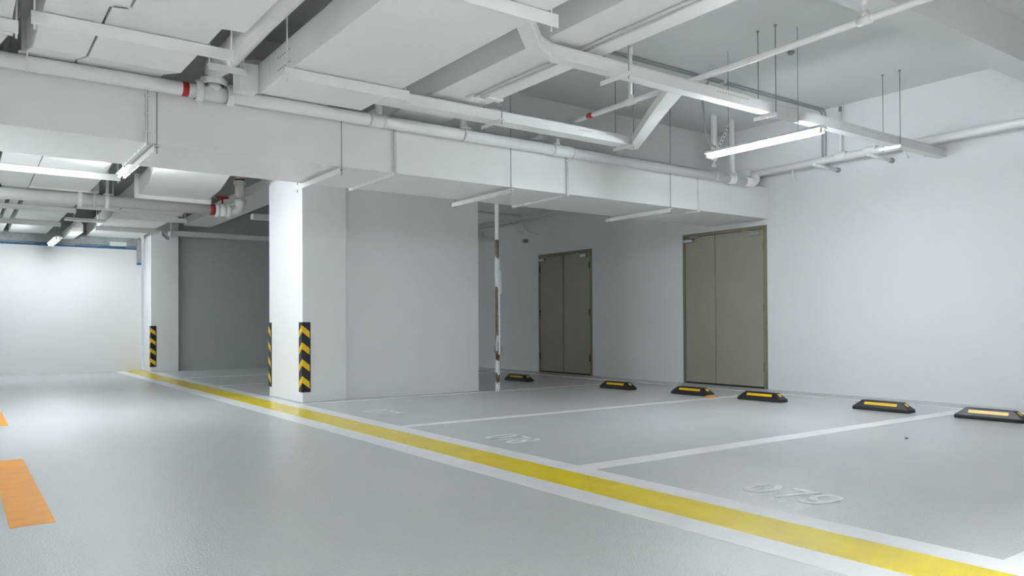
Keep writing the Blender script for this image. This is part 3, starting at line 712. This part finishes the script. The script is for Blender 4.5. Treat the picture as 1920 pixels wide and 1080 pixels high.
bm = B(); tube(bm, [(3.24, FY, FZ), (3.26, FY, FZ)]+arc((3.27, FY, FZ), (3.40, FY, FZ), (3.40, FY, FZ+.12), 8)+[(3.40, FY, FZ+.16)], .075, 20); obj('elbow', bm, 'pipe', t)
tb('riser', [(3.40, FY, FZ+.16), (3.40, FY, ZC-.003)], .066, 'pipe', t, 20)
coupling(t, (3.40, FY, FZ+.15), 'z', .080, .05); coupling(t, (3.40, FY, FZ+.42), 'z', .080, .06)
tb('red_ring', [(3.40, FY, FZ+.455), (3.40, FY, FZ+.475)], .069, 'red', t, 20, 'red ring')
for x in (1.34, 1.66): coupling(t, (x, FY, FZ), 'x', .092, .05)
pipe_hanger(1.66+.0, 'slim hanger with clamp on the distant thick pipe right of the wide strap', y=FY, z=FZ, r=FR, w=.035)
pipe_hanger(1.50, 'wide flat strap hanger on the distant thick pipe', y=FY-.02, z=FZ, r=FR+.012, w=.11)
t = thing('slotted_brace', 'dark slotted brace behind the small lamp in the distance', 'brace', (1.6, 11.6, 2.9))
bm = B(); a, b = Vector((1.62, 11.55, 2.72)), Vector((1.46, 11.2, 3.2)); n = Vector((.02, 0, 0))
loft(bm, [[tuple(a-n), tuple(a+n), tuple(a+n+Vector((0, .006, 0))), tuple(a-n+Vector((0, .006, 0)))], [tuple(b-n), tuple(b+n), tuple(b+n+Vector((0, .006, 0))), tuple(b-n+Vector((0, .006, 0)))]])
obj('flat_bar', bm, 'rod', t)
# small tray cluster and pendent box near the far wall
t = thing('hanging_trunk', 'small pointed white trunking box hanging beside the farthest duct', 'cable trunking', (1.72, 15.6, 2.6))
bm = B(); prism(bm, [(1.68, 2.565), (1.86, 2.565), (1.86, 2.70), (1.77, 2.78), (1.68, 2.70)], 'y', 15.5, 16.9); obj('trunk_body', bm, 'steel', t, .003)
tb('hanging_rod', [(1.77, 16.0, 2.77), (1.77, 16.0, ZC-.002)], .006, 'steel', t, 8)
t = thing('cable_tray', 'short distant tray crossing between the left and broad ducts', 'cable tray', (1.7, 12.6, 2.6))
bx('tray_body', (1.44, 1.98, 12.55, 12.72, 2.60, 2.68), 'steel', t, .002)
tb('hanging_rod', [(1.90, 12.63, 2.68), (1.90, 12.63, ZC-.002)], .006, 'steel', t, 8)
t = thing('cable_tray', 'lower short distant tray by the small hanging box', 'cable tray', (1.7, 14.2, 2.6))
bx('tray_body', (1.44, 2.02, 14.1, 14.28, 2.60, 2.64), 'steel', t, .002)
tb('hanging_rod', [(1.93, 14.2, 2.64), (1.93, 14.2, ZC-.002)], .006, 'steel', t, 8)
tag(bx('wall_patch', (2.50, 2.80, YF-.012, YF+.004, 2.49, 2.57), 'steel', None, .004), 'small white plate on the raw concrete above the bright wall', 'plate')

# ------------------------------------------------------------------ things in the passage behind the partition
t = thing('passage_conduit', 'thin pipe crossing the ceiling behind the steel pole', 'conduit', (8, 11.46, 2.9))
tb('pipe_run', [(5.9, 11.46, 2.90), (8.48, 11.46, 2.90)], .022, 'pipe', t, 12)
tb('hanging_rod', [(6.6, 11.46, 2.91), (6.6, 11.46, ZC-.002)], .006, 'steel', t, 8)
for i, lab in enumerate(('curved cable under the wall pipe in the passage, nearer the partition', 'curved cable under the wall pipe in the passage, nearer the far door')):
    y = 11.75-.25*i
    bm = B(); tube(bm, [(8.56, y, 2.83)]+arc((8.56, y, 2.8), (8.58, y-.0, 2.62), (8.90, y-.05, 2.58), 10), .009, 8)
    tag(obj('drip_tube', bm, 'pipe'), lab, 'tube')
t = thing('wall_bracket', 'small dark bracket on the wall above the farther door', 'wall bracket', (8.9, 11.9, 2.5))
bx('plate', (8.88, XW-.001, 11.84, 11.92, 2.47, 2.53), 'rod', t, .004)
tray([(5.9, 13.0), (8.93, 13.0)], .12, 'tray in the dim passage just right of the partition wall', z=2.60, hh=.06)
